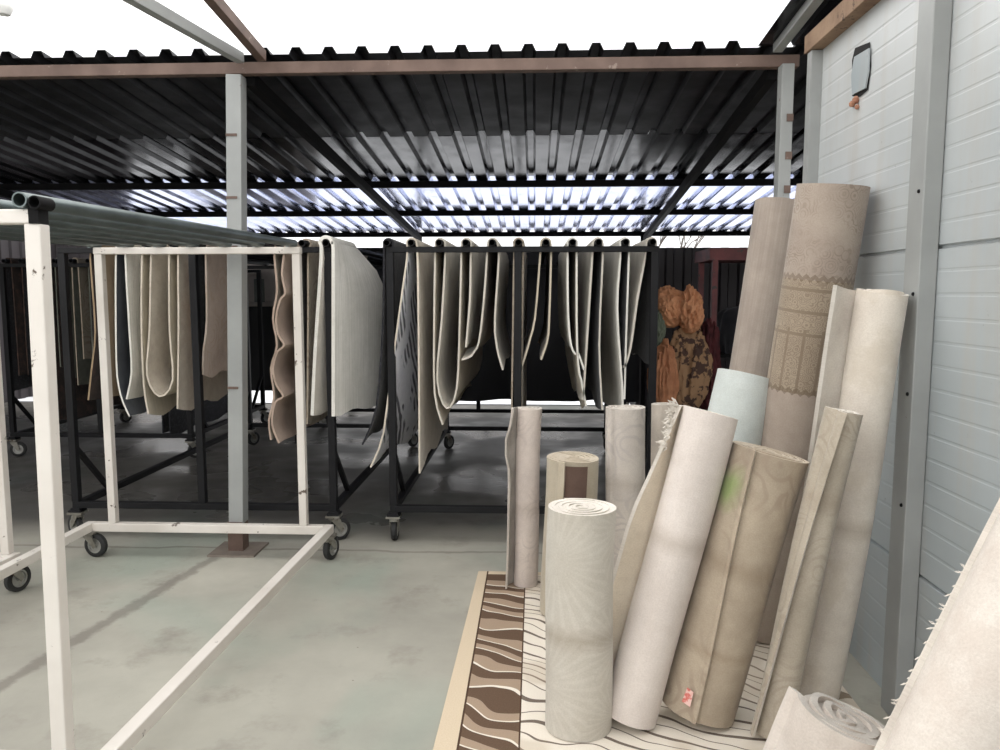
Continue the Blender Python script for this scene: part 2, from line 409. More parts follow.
# ------------------------------------------------------------------ columns
pc = F(238, 551); PCX, PCY = pc.x, 4.47
cr = thing('steel_post', 'grey square steel post in the middle, rusty at its foot', 'post', (PCX, PCY, 0))
mb = MB(); mb.bar((PCX+.005, PCY, .18), (PCX+.085, PCY, 2.785), .088, .09, (0, 1, 0)); mb.build('shaft', grey_steel, cr, bevel=.004)
mb = MB(); mb.box((PCX-.046, PCY-.046, .012), (PCX+.046, PCY+.046, .19)); mb.build('rusty_foot', rust_brown, cr)
mb = MB(); mb.box((PCX-.14, PCY-.13, 0), (PCX+.14, PCY+.13, .012)); mb.build('base_plate', paint('dusty plate', srgb(136, 126, 116), srgb(112, 102, 94), srgb(90, 74, 62), .8, 6), cr)
for zz in (2.45, 2.1, 1.82, 1.0):
    xx = PCX+.005+.08*(zz-.18)/2.6
    mb = MB(); mb.box((xx-.044, PCY-.050, zz-.006), (xx+.02, PCY-.044, zz+.008)); mb.build('weld_scar', rust_brown, cr)
cr = thing('steel_post', 'grey steel post fixed to the panel wall beside the tall cream roll', 'post', (1.34, 2.78, 0))
mb = MB(); mb.box((1.312, 2.72, .0), (1.373, 2.83, 2.72)); mb.build('shaft', grey_steel, cr, bevel=.004)
for zz in (1.9, 1.55, 1.2, .8):
    mb = MB(); mb.lathe([(.001, -.006), (.006, -.005), (.007, 0)], (1.312, 2.75, zz), (1, 0, 0), 8); mb.build('bolt', dark_steel, cr)
fc = P(784, 190, 4.36)
cr = thing('steel_post', 'rust-stained grey steel post at the far end of the panel wall', 'post', (fc.x, 4.40, 0))
mb = MB(); mb.box((fc.x-.033, 4.36, 0), (fc.x+.033, 4.44, 2.785)); mb.build('shaft', grey_steel, cr, bevel=.004)
for zz in (2.5, 2.3, 2.12):
    mb = MB(); mb.box((fc.x+.0, 4.354, zz-.02), (fc.x+.034, 4.361, zz+.02)); mb.build('rust_bracket', rust_brown, cr)
mb = MB(); mb.box((WX-.055, 3.90, 2.06), (WX+.02, 3.96, 2.715))
tag(mb.build('wall_channel', grey_steel, origin=(WX, 3.93, 2.06), bevel=.003), 'short grey steel channel hanging at the upper end of the panel wall', 'channel')
for px_, lab in ((419, 'thin dark post at the back roof edge above the centre rack'), (643, 'thin dark post at the back roof edge above the blanket heap')):
    q = P(px_, 240, 10.46); mb = MB(); mb.box((q.x-.03, 10.43, 0), (q.x+.03, 10.49, zr(10.46)-.06))
    tag(mb.build('roof_post', dark_steel, origin=(q.x, 10.46, 0)), lab, 'post')

# hanging lamp
lp = P(3, 6, 3.9)
t = thing('ceiling_lamp', 'white round bulb lamp hanging under the white roof at far left', 'lamp', lp)
mb = MB(); mb.lathe([(.001, -.05), (.03, -.042), (.046, -.015), (.046, .012), (.03, .04), (.018, .06)], lp, (0, 0, 1), 16)
mb.build('bulb', paint('lamp white', srgb(225, 225, 222), srgb(215, 215, 212), None, .3), t, smooth=True)
mb = MB(); mb.lathe([(.019, .055), (.022, .06), (.022, .11), (.006, .12), (.006, zt(lp.y)-lp.z)], lp, (0, 0, 1), 12)
mb.build('socket', dark_steel, t, smooth=True)

# ------------------------------------------------------------------ racks
def caster(parent, x, y, ztop, rot, mats=None, dz=.0):
    """part caster (> wheel, tyre) : top plate at ztop, wheel trailing"""
    R, W = .070, .036
    d = Vector((math.cos(rot), math.sin(rot), 0)); s_ = Vector((-d.y, d.x, 0))
    c = Vector((x, y, R))+d*.035
    mb = MB(); mb.box((x-.045, y-.045, ztop-.012), (x+.045, y+.045, ztop))
    mb.lathe([(.03, ztop-.035), (.03, ztop-.012)], (x, y, 0), (0, 0, 1), 14)
    for sg in (-1, 1):
        a = s_*(sg*(W/2+.006)); q = s_*(sg*.0025); top = ztop-.03
        ps = [Vector((x, y, top))+a-d*.03, Vector((x, y, top))+a+d*.03, c+a+d*.018, c+a-d*.018-Vector((0, 0, .012)), c+a-d*.012]
        ps[3] = c+a+Vector((0, 0, -.016))
        n = 5; mb.add([p-q for p in ps]+[p+q for p in ps], [tuple(range(n)), tuple(range(2*n-1, n-1, -1))]+[(i, (i+1) % n, n+(i+1) % n, n+i) for i in range(n)])
    mb.bar(Vector((x, y, top))-s_*.024, Vector((x, y, top))+s_*.024, .06, .006)
    cst = mb.build('caster', caster_metal, parent)
    mb = MB(); mb.lathe([(R*.66, -W/2), (R*.9, -W/2), (R, -W/3), (R, W/3), (R*.9, W/2), (R*.66, W/2), (R*.66, -W/2)], c, s_, 22); mb.build('tyre', rubber, cst, smooth=True)
    mb = MB(); mb.lathe([(.004, -W*.42), (.014, -W*.42), (.016, -W*.2), (R*.5, -W*.2), (R*.55, -W*.42), (R*.68, -W*.42), (R*.68, W*.42), (R*.55, W*.42), (R*.5, W*.2), (.016, W*.2), (.014, W*.42), (.004, W*.42)], c, s_, 22)
    mb.build('wheel', wheel_metal, cst, smooth=True)
def black_rack(label, x0, x1, Y0, L, pipes, mid=True, knees=True, rots=(0.8, .9, .5, .4), ztop=1.80, name='drying_rack', piper=.021):
    t = thing(name, label, 'drying rack', ((x0+x1)/2, Y0+L/2, 0), 'black drying racks')
    zb = .235; s = .045; Y1 = Y0+L
    def part(nm, fn, mat=black_paint, bev=.003):
        mb = MB(); fn(mb); return mb.build(nm, mat, t, bevel=bev)
    xm = (x0+x1)/2 if mid is True else mid
    for Y in (Y0, Y1):
        for x in ([x0, x1]+([xm] if mid else [])):
            part('post', lambda mb: mb.box((x-s/2, Y-s/2, zb), (x+s/2, Y+s/2, ztop)))
        part('bottom_rail', lambda mb: mb.box((x0-.02, Y-s/2, zb-.04), (x1+.02, Y+s/2, zb)))
        part('top_rail', lambda mb: mb.box((x0-.02, Y-s/2, ztop), (x1+.02, Y+s/2, ztop+.034)))
    for x in (x0, x1):
        part('side_rail', lambda mb: mb.box((x-s/2, Y0+s/2, zb-.04), (x+s/2, Y1-s/2, zb-.002)))
        if knees:
            for Y, sg in ((Y0, 1), (Y1, -1)):
                part('knee_brace', lambda mb: mb.bar((x, Y, zb+.36), (x, Y+sg*.36, zb), .03, .03))
    for xx in pipes:
        mb = MB(); mb.tube([(xx, Y0-.05, ztop+.034+piper), (xx, Y1+.05, ztop+.034+piper)], piper, 12, hollow=.8)
        mb.build('hanging_pole', black_paint, t, smooth=True)
    k = 0
    for Y in (Y0, Y1):
        for x in (x0, x1):
            part('caster_block', lambda mb: [mb.box((x-.04, Y-.04, zb-.066-.0), (x+.04, Y+.04, zb-.052)), mb.box((x-.03, Y-.03, zb-.055), (x+.03, Y+.03, zb-.04))])
            caster(t, x, Y, zb-.066, rots[k]); k += 1
    return t
YB = 4.68
xpx = lambda p, Y=YB, y=245: P(p, y, Y).x
B2P = [388, 412.2, 440, 466.3, 492.6, 518.6, 545.8, 572.4, 598, 625, 651.6]
B1P = [88, 112, 136, 160, 184, 208, 232, 256, 280, 304, 328]
B1P = [96, 122, 148, 175, 202, 229, 256, 280, 304, 328]
zpole = 1.80+.034+.021
b1 = black_rack('black drying rack behind the near white rack, hung with beige and slate rugs', xpx(77, y=500), xpx(328), YB, 3.0, [xpx(p) for p in B1P], mid=P(199, 400, YB).x, rots=(2.6, .7, 1, 1))
b2 = black_rack('black drying rack in the centre, hung with many pale rugs beside the roll stack', xpx(390), xpx(655), YB, 2.9, [xpx(p) for p in B2P], mid=P(518, 300, YB).x, rots=(1.6, 1.3, 1, 1))
B3Y = 7.05
b3x0, b3x1 = P(14, 440, B3Y).x, P(191, 440, B3Y).x
B3P = [b3x0+.05+i*.16 for i in range(10)]
b3 = black_rack('black drying rack farther back at the left edge, hung with dark rugs', b3x0, b3x1, B3Y, 1.95, B3P, rots=(.3, .8, 1, 1))
b4x0, b4x1 = P(320, 420, 8.75).x, P(640, 420, 8.75).x
B4P = [b4x0+.09+i*1.1 for i in range(4)]
b4 = black_rack('dark empty rack at the very back, its bottom rails seen under the tarpaulin', b4x0, b4x1, 8.75, 1.5, B4P, rots=(.3, .8, 1, 1), ztop=1.62)

def white_rack(label, inset=.145, dx=0, dy=0):
    xl, xr, yn, yf = -2.63, -1.2, 2.06, 4.36; xq = -1.262
    t = thing('white_rack', label, 'drying rack', ((xl+xr)/2, (yn+yf)/2, 0), 'white drying racks')
    zb, s, zt_ = .205, .05, 1.775
    def part(nm, fn, mat=white_paint):
        mb = MB(); fn(mb); return mb.build(nm, mat, t, bevel=.004)
    part('base_rail', lambda mb: mb.bar((xr, yf, zb-s/2), (xq, yn-.02, zb-s/2), s, s))
    part('base_rail', lambda mb: mb.box((xl-s/2, yn, zb-s), (xl+s/2, yf, zb)))
    part('base_rail', lambda mb: mb.box((xl+s/2, yf-s, zb-s), (xr-s/2, yf, zb)))
    part('base_rail', lambda mb: mb.box((xl+s/2, yn-.02, zb-s), (xq-s/2, yn+s-.02, zb)))
    fl_, fr_ = -2.485, -1.2-inset; nl_, nr_ = -2.5, -1.372
    for x, Y, ln in ((fl_, yf-s/2, 0), (fr_, yf-s/2, 0), (nl_, yn+s/2-.02, 0), (nr_, yn+s/2-.02, .018)):
        zq = zt_ if Y > 3 else zt_-.036
        part('post', lambda mb: mb.bar((x, Y, zb), (x+ln, Y, zq), s*.9, s*.9, (0, 1, 0)))
    part('top_rail', lambda mb: mb.box((fl_-s/2, yf-s, zt_), (fr_+s/2, yf, zt_+.038)))
    part('top_rail', lambda mb: mb.box((nl_-s/2, yn-.02, zt_-.036), (nr_+s/2-.004, yn+s-.02, zt_+.002)))
    mb = MB(); mb.box((nr_+s/2-.012, yn-.022, zt_-.036), (nr_+s/2+.016, yn+.022, zt_+.004)); mb.build('rusty_bracket', dark_steel, t)
    R = .021; zc_ = zt_+.04+R
    for i in range(7):
        xf = fr_-.027-i*.19; xn = -1.372-i*.18
        mb = MB(); mb.tube([(xn, yn-.035, zc_-.036), (xf, yf+.02, zc_)], R, 14, hollow=.8); mb.build('hanging_pole', galv, t, smooth=True)
        mb = MB(); mb.box((xf-.03, yf-.045, zt_+.036), (xf-.012, yf-.03, zt_+.062)); mb.build('pole_clip', galv, t)
    mb = MB(); mb.tube([(nr_+.040, yn-.035, zt_+.018), (nr_+.040, yn+.03, zt_+.018)], .018, 14, hollow=.8); mb.build('pole_stub', dark_steel, t, smooth=True)
    for x, Y, r in ((xl, yf-.03, -.15), (xr, yf-.05, 1.3), (xl, yn+.05, .6), (xq, yn+.05, 2.2)):
        caster(t, x, Y, zb-s, r)
    return t
wr = white_rack('empty white drying rack on casters with bare grey poles, nearest the camera')
wr2 = white_rack('second white rack at the left picture edge, only one post and caster showing', .03)
wr2.location += Vector((-1.512, -.56, 0))

# ------------------------------------------------------------------ hanging rugs
def hang(label, prof, pipes_x, Y0, depth, outer, inner, th=.011, group='rugs hung on the black racks', zp=zpole, Rp=.0285, wob=.012, seed=0, scallop=0, taper=.0, name='hanging_rug', skew=0, skl=0, world=False, bottom_wave=.02):
    """prof: list of px points (front cross-section) with ('o', pipe_index) for going over a pipe left->right"""
    pts = []; rnd = random.Random(seed*31+5)
    runs = [[]]
    for p in prof:
        if p[0] == 'o':
            cx = pipes_x[p[1]]
            arc = [(cx-Rp*math.cos(a), zp+Rp*math.sin(a)) for a in [PI*k/7 for k in range(8)]]
            runs[-1] = ('leg', runs[-1]); runs.append(('arc', arc)); runs.append([])
        else:
            q = P(p[0], p[1], Y0) if not world else Vector((p[0], Y0, p[1]))
            runs[-1].append((q.x, q.z))
    runs[-1] = ('leg', runs[-1])
    key = []
    for kind, r in runs: key += r
    # smooth legs by Catmull-Rom over all key points
    line = smoothpts(key, 3)
    n = len(line); NY = 9
    zmin = min(p[1] for p in line)
    rows = []
    ph = rnd.uniform(0, 6); ph2 = rnd.uniform(0, 6)
    arcL = [0]
    for i in range(1, n): arcL.append(arcL[-1]+math.dist(line[i], line[i-1]))
    mb = MB()
    nor = []
    for i in range(n):
        a, b_ = line[max(i-1, 0)], line[min(i+1, n-1)]
        dx, dz = b_[0]-a[0], b_[1]-a[1]; l = math.hypot(dx, dz) or 1
        nor.append((-dz/l, dx/l))
    vs = []
    for j in range(NY+1):
        y = Y0-.02+depth*j/NY
        for side in (1, -1):
            for i, (x, z) in enumerate(line):
                k = max(0, min(1, (zp-z)/.9))
                x2 = x+(skl*(j/NY)*k if i < n*.42 else 0)+skew*(j/NY)*min(1, k*4)+k*wob*math.sin(3.1*j/NY*2+ph)*(j/NY*1.2+.0)
                end = min(i, n-1-i)
                z2 = z+ (bottom_wave*math.sin(j*1.3+ph2)*k if end < 4 else 0)
                vs.append((x2+nor[i][0]*side*th/2, y, z2+nor[i][1]*side*th/2))
    S = 2*n; fs = []; uv = []; mi = []
    idx = lambda j, side, i: j*S+(0 if side == 1 else n)+i
    for j in range(NY):
        for i in range(n-1):
            for side in (1, -1):
                fs.append((idx(j, side, i), idx(j, side, i+1), idx(j+1, side, i+1), idx(j+1, side, i)))
                y0, y1 = depth*j/NY, depth*(j+1)/NY
                uv.append([(y0, arcL[i]), (y0, arcL[i+1]), (y1, arcL[i+1]), (y1, arcL[i])]); mi.append(0 if side == 1 else 1)
        for i in (0, n-1):
            fs.append((idx(j, 1, i), idx(j+1, 1, i), idx(j+1, -1, i), idx(j, -1, i))); uv.append([(0, 0)]*4); mi.append(0)
    for j in (0, NY):
        for i in range(n-1):
            fs.append((idx(j, 1, i), idx(j, 1, i+1), idx(j, -1, i+1), idx(j, -1, i))); uv.append([(j, arcL[i]), (j, arcL[i+1]), (j, arcL[i+1]), (j, arcL[i])]); mi.append(0)
    o = len(mb.v); mb.v += [Vector(p) for p in vs]
    for f, u, k in zip(fs, uv, mi):
        mb.f.append(f); mb.uv[len(mb.f)-1] = u
        if k: mb.mi[len(mb.f)-1] = k
    ob = mb.build(name, [outer, inner], origin=(sum(p[0] for p in line)/n, Y0, zmin), smooth=True)
    return tag(ob, label, 'rug', group)
fa = {}
fa['beige'] = fabric('beige rug backing', srgb(222, 213, 198), srgb(204, 195, 180), 'blotch', srgb(180, 164, 150), .3, 12)
fa['sand'] = fabric('sand rug', srgb(216, 206, 186), srgb(198, 188, 168), 'streak', srgb(150, 142, 124), .4)
fa['sage'] = fabric('pale sage rug', srgb(218, 212, 201), srgb(200, 195, 183))
fa['mintwhite'] = fabric('greenish white rug', srgb(246, 243, 236), srgb(232, 230, 221), 'streak', srgb(166, 168, 156), .4)
fa['slate'] = fabric('slate rug', srgb(92, 96, 102), srgb(74, 78, 84))
fa['char'] = fabric('charcoal rug', srgb(52, 52, 56), srgb(38, 38, 42), 'blotch', srgb(70, 70, 74), .6, 30)
fa['taupe'] = fabric('taupe rug', srgb(178, 166, 150), srgb(156, 146, 130), 'damask', srgb(120, 104, 92), .5, 6)
fa['quilt'] = fabric('quilted beige mat', srgb(206, 184, 168), srgb(188, 166, 150))
fa['leaf'] = fabric('palm leaf rug', srgb(252, 252, 254), srgb(236, 236, 242), 'leaf', srgb(40, 40, 52), .9, 8)
fa['tan'] = fabric('tan rug', srgb(164, 144, 118), srgb(140, 120, 96))
fa['dgreen'] = fabric('dark grey green rug', srgb(122, 124, 114), srgb(98, 100, 92))
fa['dbrown'] = fabric('dark brown rug', srgb(72, 58, 52), srgb(52, 42, 38), 'blotch', srgb(96, 70, 62), .6, 8)
fa['fringe'] = fabric('black striped fringe', srgb(46, 44, 42), srgb(34, 33, 32), 'bars', srgb(84, 80, 74), .7)
b2x = [xpx(p, y=240) for p in B2P]; b1x = [xpx(p, y=240) for p in B1P]
Yr = YB+.03
H_ = lambda *a, **k: hang(*a, **k)
# centre rack
H_('charcoal rug at the left end of the centre rack, its edge kicked out left', [(363, 443), (377, 405), (383, 330), (384.5, 262), ('o', 0), (392, 262), (392, 300), (390.5, 330)], b2x, Yr, 1.3, fa['char'], fa['char'], seed=1)
H_('palm-leaf patterned rug with beige back and a curled lower edge', [(371, 462), (384, 428), (394, 356), (403, 290), (407.5, 258), ('o', 1), (418, 258), (419, 330), (420, 468)], b2x, Yr-.03, 1.5, fa['beige'], fa['leaf'], skl=.17, wob=.003, seed=2, bottom_wave=.03)
H_('pale rug looped over two poles in a deep U on the centre rack', [(443, 421), (435, 390), (434.5, 320), (435.5, 258), ('o', 2), (445.5, 258), (442, 320), (437.5, 380), (447, 408), (457, 388), (460, 320), (461.5, 258), ('o', 3), (471, 258), (470, 300), (466, 345)], b2x, Yr, 2.0, fa['sage'], fa['sand'], seed=3)
H_('pale rug with its left edge swept far left on the centre rack', [(462, 357), (472, 353), (479, 342), (484, 300), (487, 258), ('o', 4), (499, 258), (495, 320), (497, 345), (503, 367)], b2x, Yr, 1.7, fa['sage'], fa['taupe'], seed=4)
H_('long straight-hanging rug on the middle pole of the centre rack', [(512, 450), (512, 400), (514, 258), ('o', 5), (523, 258), (521, 400), (521, 450)], b2x, Yr, 1.9, fa['taupe'], fa['char'], seed=5)
H_('short rug with both edges pointing left, right of the middle pole', [(520, 369), (528, 345), (535, 318), (540, 258), ('o', 6), (551, 258), (549, 325), (547, 340), (541, 357)], b2x, Yr, 1.6, fa['sand'], fa['taupe'], seed=6)
H_('grey-green rug whose lower corner flicks right on the centre rack', [(584, 375), (578, 358), (571, 345), (568, 310), (567.5, 258), ('o', 7), (576.5, 258), (577, 346), (581, 385), (586, 412)], b2x, Yr, 1.7, fa['mintwhite'], fa['sand'], seed=7, bottom_wave=.04)
H_('grey rug fourth from the right end of the centre rack', [(583, 402), (587, 340), (592, 258), ('o', 8), (602.5, 258), (599, 346), (602, 412)], b2x, Yr, 1.8, fa['sage'], fa['char'], seed=8)
H_('long pale rug third from the right end of the centre rack', [(622, 430), (622, 390), (617, 310), (620, 258), ('o', 9), (628.5, 258), (626, 330), (624, 402)], b2x, Yr, 1.9, fa['mintwhite'], fa['char'], seed=9)
H_('rug with a ragged slanting edge at the right end of the centre rack', [(624, 369), (630, 350), (637, 300), (644, 262), ('o', 10), (655.5, 258), (654, 310), (653, 365)], b2x, Yr, 1.5, fa['sage'], fa['char'], seed=10)
# left rack
H_('thick greenish-white rug draped over the right end of the left black rack', [(313, 414), (316, 350), (322, 258), ('o', 9), (334, 250), (334, 320), (334, 415)], b1x, Yr-.06, .60, fa['mintwhite'], fa['sage'], seed=11, skew=.20, th=.02, Rp=.036, bottom_wave=.012)
sc = [(280, 443), (273, 424), (276, 402), (284, 396), (277, 384), (274, 368), (278, 352), (285, 345), (279, 334), (277, 318), (281, 300), (286, 293), (283, 275), (284.5, 258)]
H_('beige quilted mat bulging in four lobes on the left black rack', [(272, 440), (270, 420), (275, 396), (272, 368), (278, 345), (274, 318), (278, 290), (275.5, 258), ('o', 7)]+sc[::-1], b1x, Yr, .85, fa['quilt'], fa['taupe'], seed=12, wob=.003, th=.012, bottom_wave=.006)
H_('brown rug with thin edges beside the quilted mat', [(299, 420), (299, 330), (299.5, 258), ('o', 8), (309, 258), (309, 320), (308, 425)], b1x, Yr+.03, 1.6, fa['taupe'], fa['dbrown'], seed=13)
def floral(m, v, xy, col):
    d = m.mask(m.math('ABSOLUTE', m.math('SUBTRACT', xy[1], .38)), .09, .05)
    return m.mix(m.math('MULTIPLY', d, m.mask(m.noise(v, 9, 3), .42, .52)), col, srgb(178, 130, 70))
fa['pinkbrown'] = fabric('dusty pink floral rug', srgb(196, 182, 170), srgb(176, 162, 150), 'damask', srgb(170, 150, 130), .5, 5, extra=floral)
H_('dusty pink-brown rug with faded orange flowers just left of the grey post', [(196, 372), (197, 330), (197.5, 258), ('o', 4), (207, 258), (208, 320), (205, 350), (204, 377)], b1x, Yr, .60, fa['pinkbrown'], fa['char'], seed=14)
H_('pale rug looped in a U between two poles on the left black rack', [(150, 416), (145.5, 388), (143, 330), (143.5, 258), ('o', 2), (152.5, 258), (151, 330), (148.5, 375), (161, 396), (174, 380), (171, 330), (170.5, 258), ('o', 3), (179.5, 258), (180, 330), (179, 411)], b1x, Yr, .80, fa['beige'], fa['sand'], seed=15)
H_('rug with pale back and slate face, second from left on the left black rack', [(131, 414), (122, 392), (118, 360), (117.5, 258), ('o', 1), (127, 258), (131, 330), (133, 370), (128, 397)], b1x, Yr, 1.6, fa['mintwhite'], fa['slate'], seed=16)
H_('tan rug at the left end of the left black rack, flared to a point', [(90, 398), (93, 370), (97, 330), (92, 258), ('o', 0), (101, 258), (109, 330), (108, 395)], b1x, Yr, 1.4, fa['tan'], fa['dbrown'], seed=17)
# far left rack (world-space profiles)
def wh(label, i, zl, zr_, dep, o, i_, xs, zp_, Y, sp=.035, seed=0, grp='dark rugs on the far left rack', pull=0):
    x = xs[i]
    hang(label, [(x-sp-pull, zl), (x-sp*1.0, (zl+1.7)/2), (x-.031, 1.7 if zp_ > 1.7 else 1.5), ('o', 0), (x+.031, 1.7 if zp_ > 1.7 else 1.5), (x+sp, (zr_+1.7)/2), (x+sp+pull, zr_)], [x], Y+.03, dep, o, i_, zp=zp_, seed=seed, world=True, group=grp)
for i, (zl, zr2, dep, a_, b_, lab) in enumerate([
    (.65, .8, 1.8, 'dbrown', 'char', 'dark brown rug nearest the left picture edge on the far left rack'),
    (.8, .7, 1.6, 'dbrown', 'char', 'dark brown rug second from the picture edge on the far left rack'),
    (.5, .33, 1.9, 'dbrown', 'dgreen', 'black-grey rug left of the white corner post on the far left rack'),
    (.85, .75, 1.5, 'dgreen', 'dbrown', 'grey-green rug behind the white corner post on the far left rack'),
    (.70, .95, 1.9, 'taupe', 'dgreen', 'brown patterned rug right of the white corner post'),
    (.8, .6, 1.6, 'dgreen', 'sand', 'dark green-grey rug with pale edge on the far left rack'),
    (.65, .7, 1.7, 'slate', 'slate', 'slate rug beside the black rack post on the far left rack'),
    (.62, .62, 1.4, 'mintwhite', 'sage', 'grey-sage rug with rounded lower edge on the far left rack'),
    (.7, .6, 1.2, 'fringe', 'fringe', 'black rug with striped fringe on the far left rack'),
    (.25, .21, 1.7, 'char', 'char', 'dark rug at the right end of the far left rack')]):
    wh(lab, i, zl, zr2, dep, fa[a_], fa[b_], B3P, 1.80+.055, B3Y, seed=30+i)
# ------------------------------------------------------------------ rolled rugs
def roll(label, base, top, r, seam, outer, inner=None, turns=4, th=.013, flap=0.0, flare=None, dirn=1, wob=.004, name='rolled_rug', seed=0, squash=0, endcol=None, tele=.002, twist=0, fexp=1.3, lift=1.0, NL=12):
    """spiral rug. seam: angle (deg) of the loose edge seen from the camera, 0 = facing it, + = to the right."""
    rnd = random.Random(seed+99)
    base = Vector(base); top = Vector(top); ax = (top-base).normalized()
    base = base+Vector((0, 0, r*math.sqrt(max(0, 1-ax.z**2)))); ax = (top-base); L = ax.length; ax.normalize()
    mid = (base+top)/2; c = (O-mid); c = (c-ax*c.dot(ax)).normalized(); s_ = ax.cross(c).normalized()
    if s_.dot(CR @ Vector((1, 0, 0))) < 0: s_ = -s_
    NS = 30
    tot = turns*2*PI
    turns = max(2, (r-.014)/th)
    tot = turns*2*PI
    npts = int(turns*NS)
    sa = math.radians(seam)
    prof = []   # (angle, outer radius, s)
    for i in range(npts+1):
        th_ = tot*i/npts; rr = r-th*(turns-th_/(2*PI))
        prof.append((sa-dirn*(tot-th_), max(rr, .012), 0))
    nf = 8 if flap else 0
    for i in range(1, nf+1):
        f_ = i/nf; prof.append((sa+dirn*flap/r*f_, r+th*lift*min(1, f_*2.5), f_))
    n = len(prof); rows = []
    arc = [0]
    for i in range(1, n): arc.append(arc[-1]+abs(prof[i][0]-prof[i-1][0])*prof[i][1])
    ph = [rnd.uniform(0, 6) for _ in range(4)]
    mb = MB(); vs = []
    for j in range(NL+1):
        t = j/NL
        bend = wob*math.sin(t*PI*1.6+ph[0]); 
        for side in (0, 1):
            for i, (a, rr, f_) in enumerate(prof):
                R_ = rr-(th*.985 if side else 0)
                R_ += wob*.6*math.sin(3*a+ph[1]+4*t)*(rr/r)
                if f_ and flare: R_ += flare(t)*f_**fexp
                aa = a+math.radians(twist)*(t-.5)
                v_ = L*t
                if j in (0, NL): v_ += (1 if j else 0)*(tele*math.sin(i*.31+ph[2])+tele*.7*math.sin(i*.11+ph[3]))
                sx = 1+squash
                p = base+ax*v_+c*((R_*math.cos(aa))+bend*0)+s_*(R_*math.sin(aa)*sx+bend)
                vs.append(p)
    S = 2*n; fs = []; uv = []; mi = []
    I = lambda j, sd, i: j*S+sd*n+i
    for j in range(NL):
        v0, v1 = L*j/NL, L*(j+1)/NL
        for i in range(n-1):
            for sd in (0, 1):
                fs.append((I(j, sd, i), I(j, sd, i+1), I(j+1, sd, i+1), I(j+1, sd, i)))
                uv.append([(arc[i], v0), (arc[i+1], v0), (arc[i+1], v1), (arc[i], v1)]); mi.append(sd)
        for i in (0, n-1):
            fs.append((I(j, 0, i), I(j+1, 0, i), I(j+1, 1, i), I(j, 1, i))); uv.append([(0, v0), (0, v1), (0, v1), (0, v0)]); mi.append(2)
    for j in (0, NL):
        for i in range(n-1):
            fs.append((I(j, 0, i), I(j, 0, i+1), I(j, 1, i+1), I(j, 1, i))); uv.append([(arc[i], 0), (arc[i+1], 0), (arc[i+1], .01), (arc[i], .01)]); mi.append(2)
    mb.v = [Vector(p) for p in vs]
    for k, (f, u, q) in enumerate(zip(fs, uv, mi)):
        mb.f.append(f); mb.uv[k] = u
        if q: mb.mi[k] = q
    o = mb.build(name, [outer, inner or outer, endcol or outer], origin=base, smooth=True)
    o['_'] = 0; del o['_']
    tag(o, label, 'rolled rug', 'rolled rugs stacked by the wall')
    return o, dict(base=base, ax=ax, c=c, s=s_, r=r, L=L, arc=arc, sa=sa)
def on_roll(info, v, ang, lift=.002):
    a = math.radians(ang); return info['base']+info['ax']*v+(info['c']*math.cos(a)+info['s']*math.sin(a))*(info['r']+lift)
RZ = .012
end_pale = fabric('pale rug end', srgb(232, 226, 216), srgb(214, 206, 196))
end_warm = fabric('cream rug end', srgb(214, 202, 182), srgb(192, 178, 158))
end_grey = fabric('grey rug end', srgb(196, 190, 182), srgb(160, 154, 146))
def fb(px, py): return F(px, py, RZ)

# R3 upright front
f3 = fabric('cream fan rug', srgb(204, 199, 188), srgb(192, 186, 174), 'fan', srgb(222, 217, 208), .13, 3.2, bands=((.36, .05),), band_amt=.35)
b = fb(576, 724); tp = D(581, 511, (CR.transposed() @ (b-O)).z*-1); tp = b+Vector((.012, .0, .80))
roll('squat cream roll standing upright in front, faint fan pattern, flat pale top', b, tp, .126, -150, f3, turns=5, th=.012, endcol=end_pale, seed=3)
# R1 left upright with loose flap
f1 = fabric('mottled pale rug', srgb(220, 208, 198), srgb(202, 190, 182), 'damask', srgb(176, 164, 158), .35, 7, bands=((.42, .05),))
b = fb(524, 584); tp = P(530, 408, b.y+.02)
o1, i1 = roll('narrow pale roll standing at the back left of the stack, loose edge hanging open', b, tp, .072, -100, f1, inner=end_grey, turns=3, th=.012, flap=.068, flare=lambda t: .040+.045*math.exp(-((t-.80)/.10)**2)+.012*(1-t), dirn=1, fexp=1.6, seed=1, endcol=end_pale)
# R2 brown window
def brownwin(m, v, xy, col):
    k = m.math('MULTIPLY', m.math('LESS_THAN', xy[1], .772), m.math('LESS_THAN', m.math('ABSOLUTE', m.math('SUBTRACT', xy[0], 2.02)), .082))
    k = m.math('MULTIPLY', k, m.math('GREATER_THAN', xy[1], .58))
    return m.mix(k, col, m.mix(m.noise(v, 20, 3), srgb(112, 90, 80), srgb(92, 72, 64)))
b = F(566, 612, RZ)
f2 = fabric('beige rug with brown block', srgb(196, 186, 166), srgb(182, 170, 150))
tp = P(573, 457, b.y+.0)
o2, i2 = roll('beige roll with a dark brown block, half hidden behind the squat cream roll', b, tp, .128, -38, f2, turns=5, th=.013, flare=lambda t: .01, flap=.05, dirn=1, seed=2, endcol=end_warm)
mb = MB(); g = 8; vs = []
for k in range(g+1):
    for v_ in (i2['L']-.165, i2['L']-.018): vs.append(on_roll(i2, v_, -16+ (38+10)*k/g, .004))
mb.add(vs, [(2*k, 2*k+2, 2*k+3, 2*k+1) for k in range(g)], [[(k*.02, 0), (k*.02+.02, 0), (k*.02+.02, .15), (k*.02, .15)] for k in range(g)])
ob = mb.build('brown_block', fabric('brown woven block', srgb(112, 92, 82), srgb(90, 72, 64)), o2, smooth=True); ob['label'] = 'dark brown woven block'
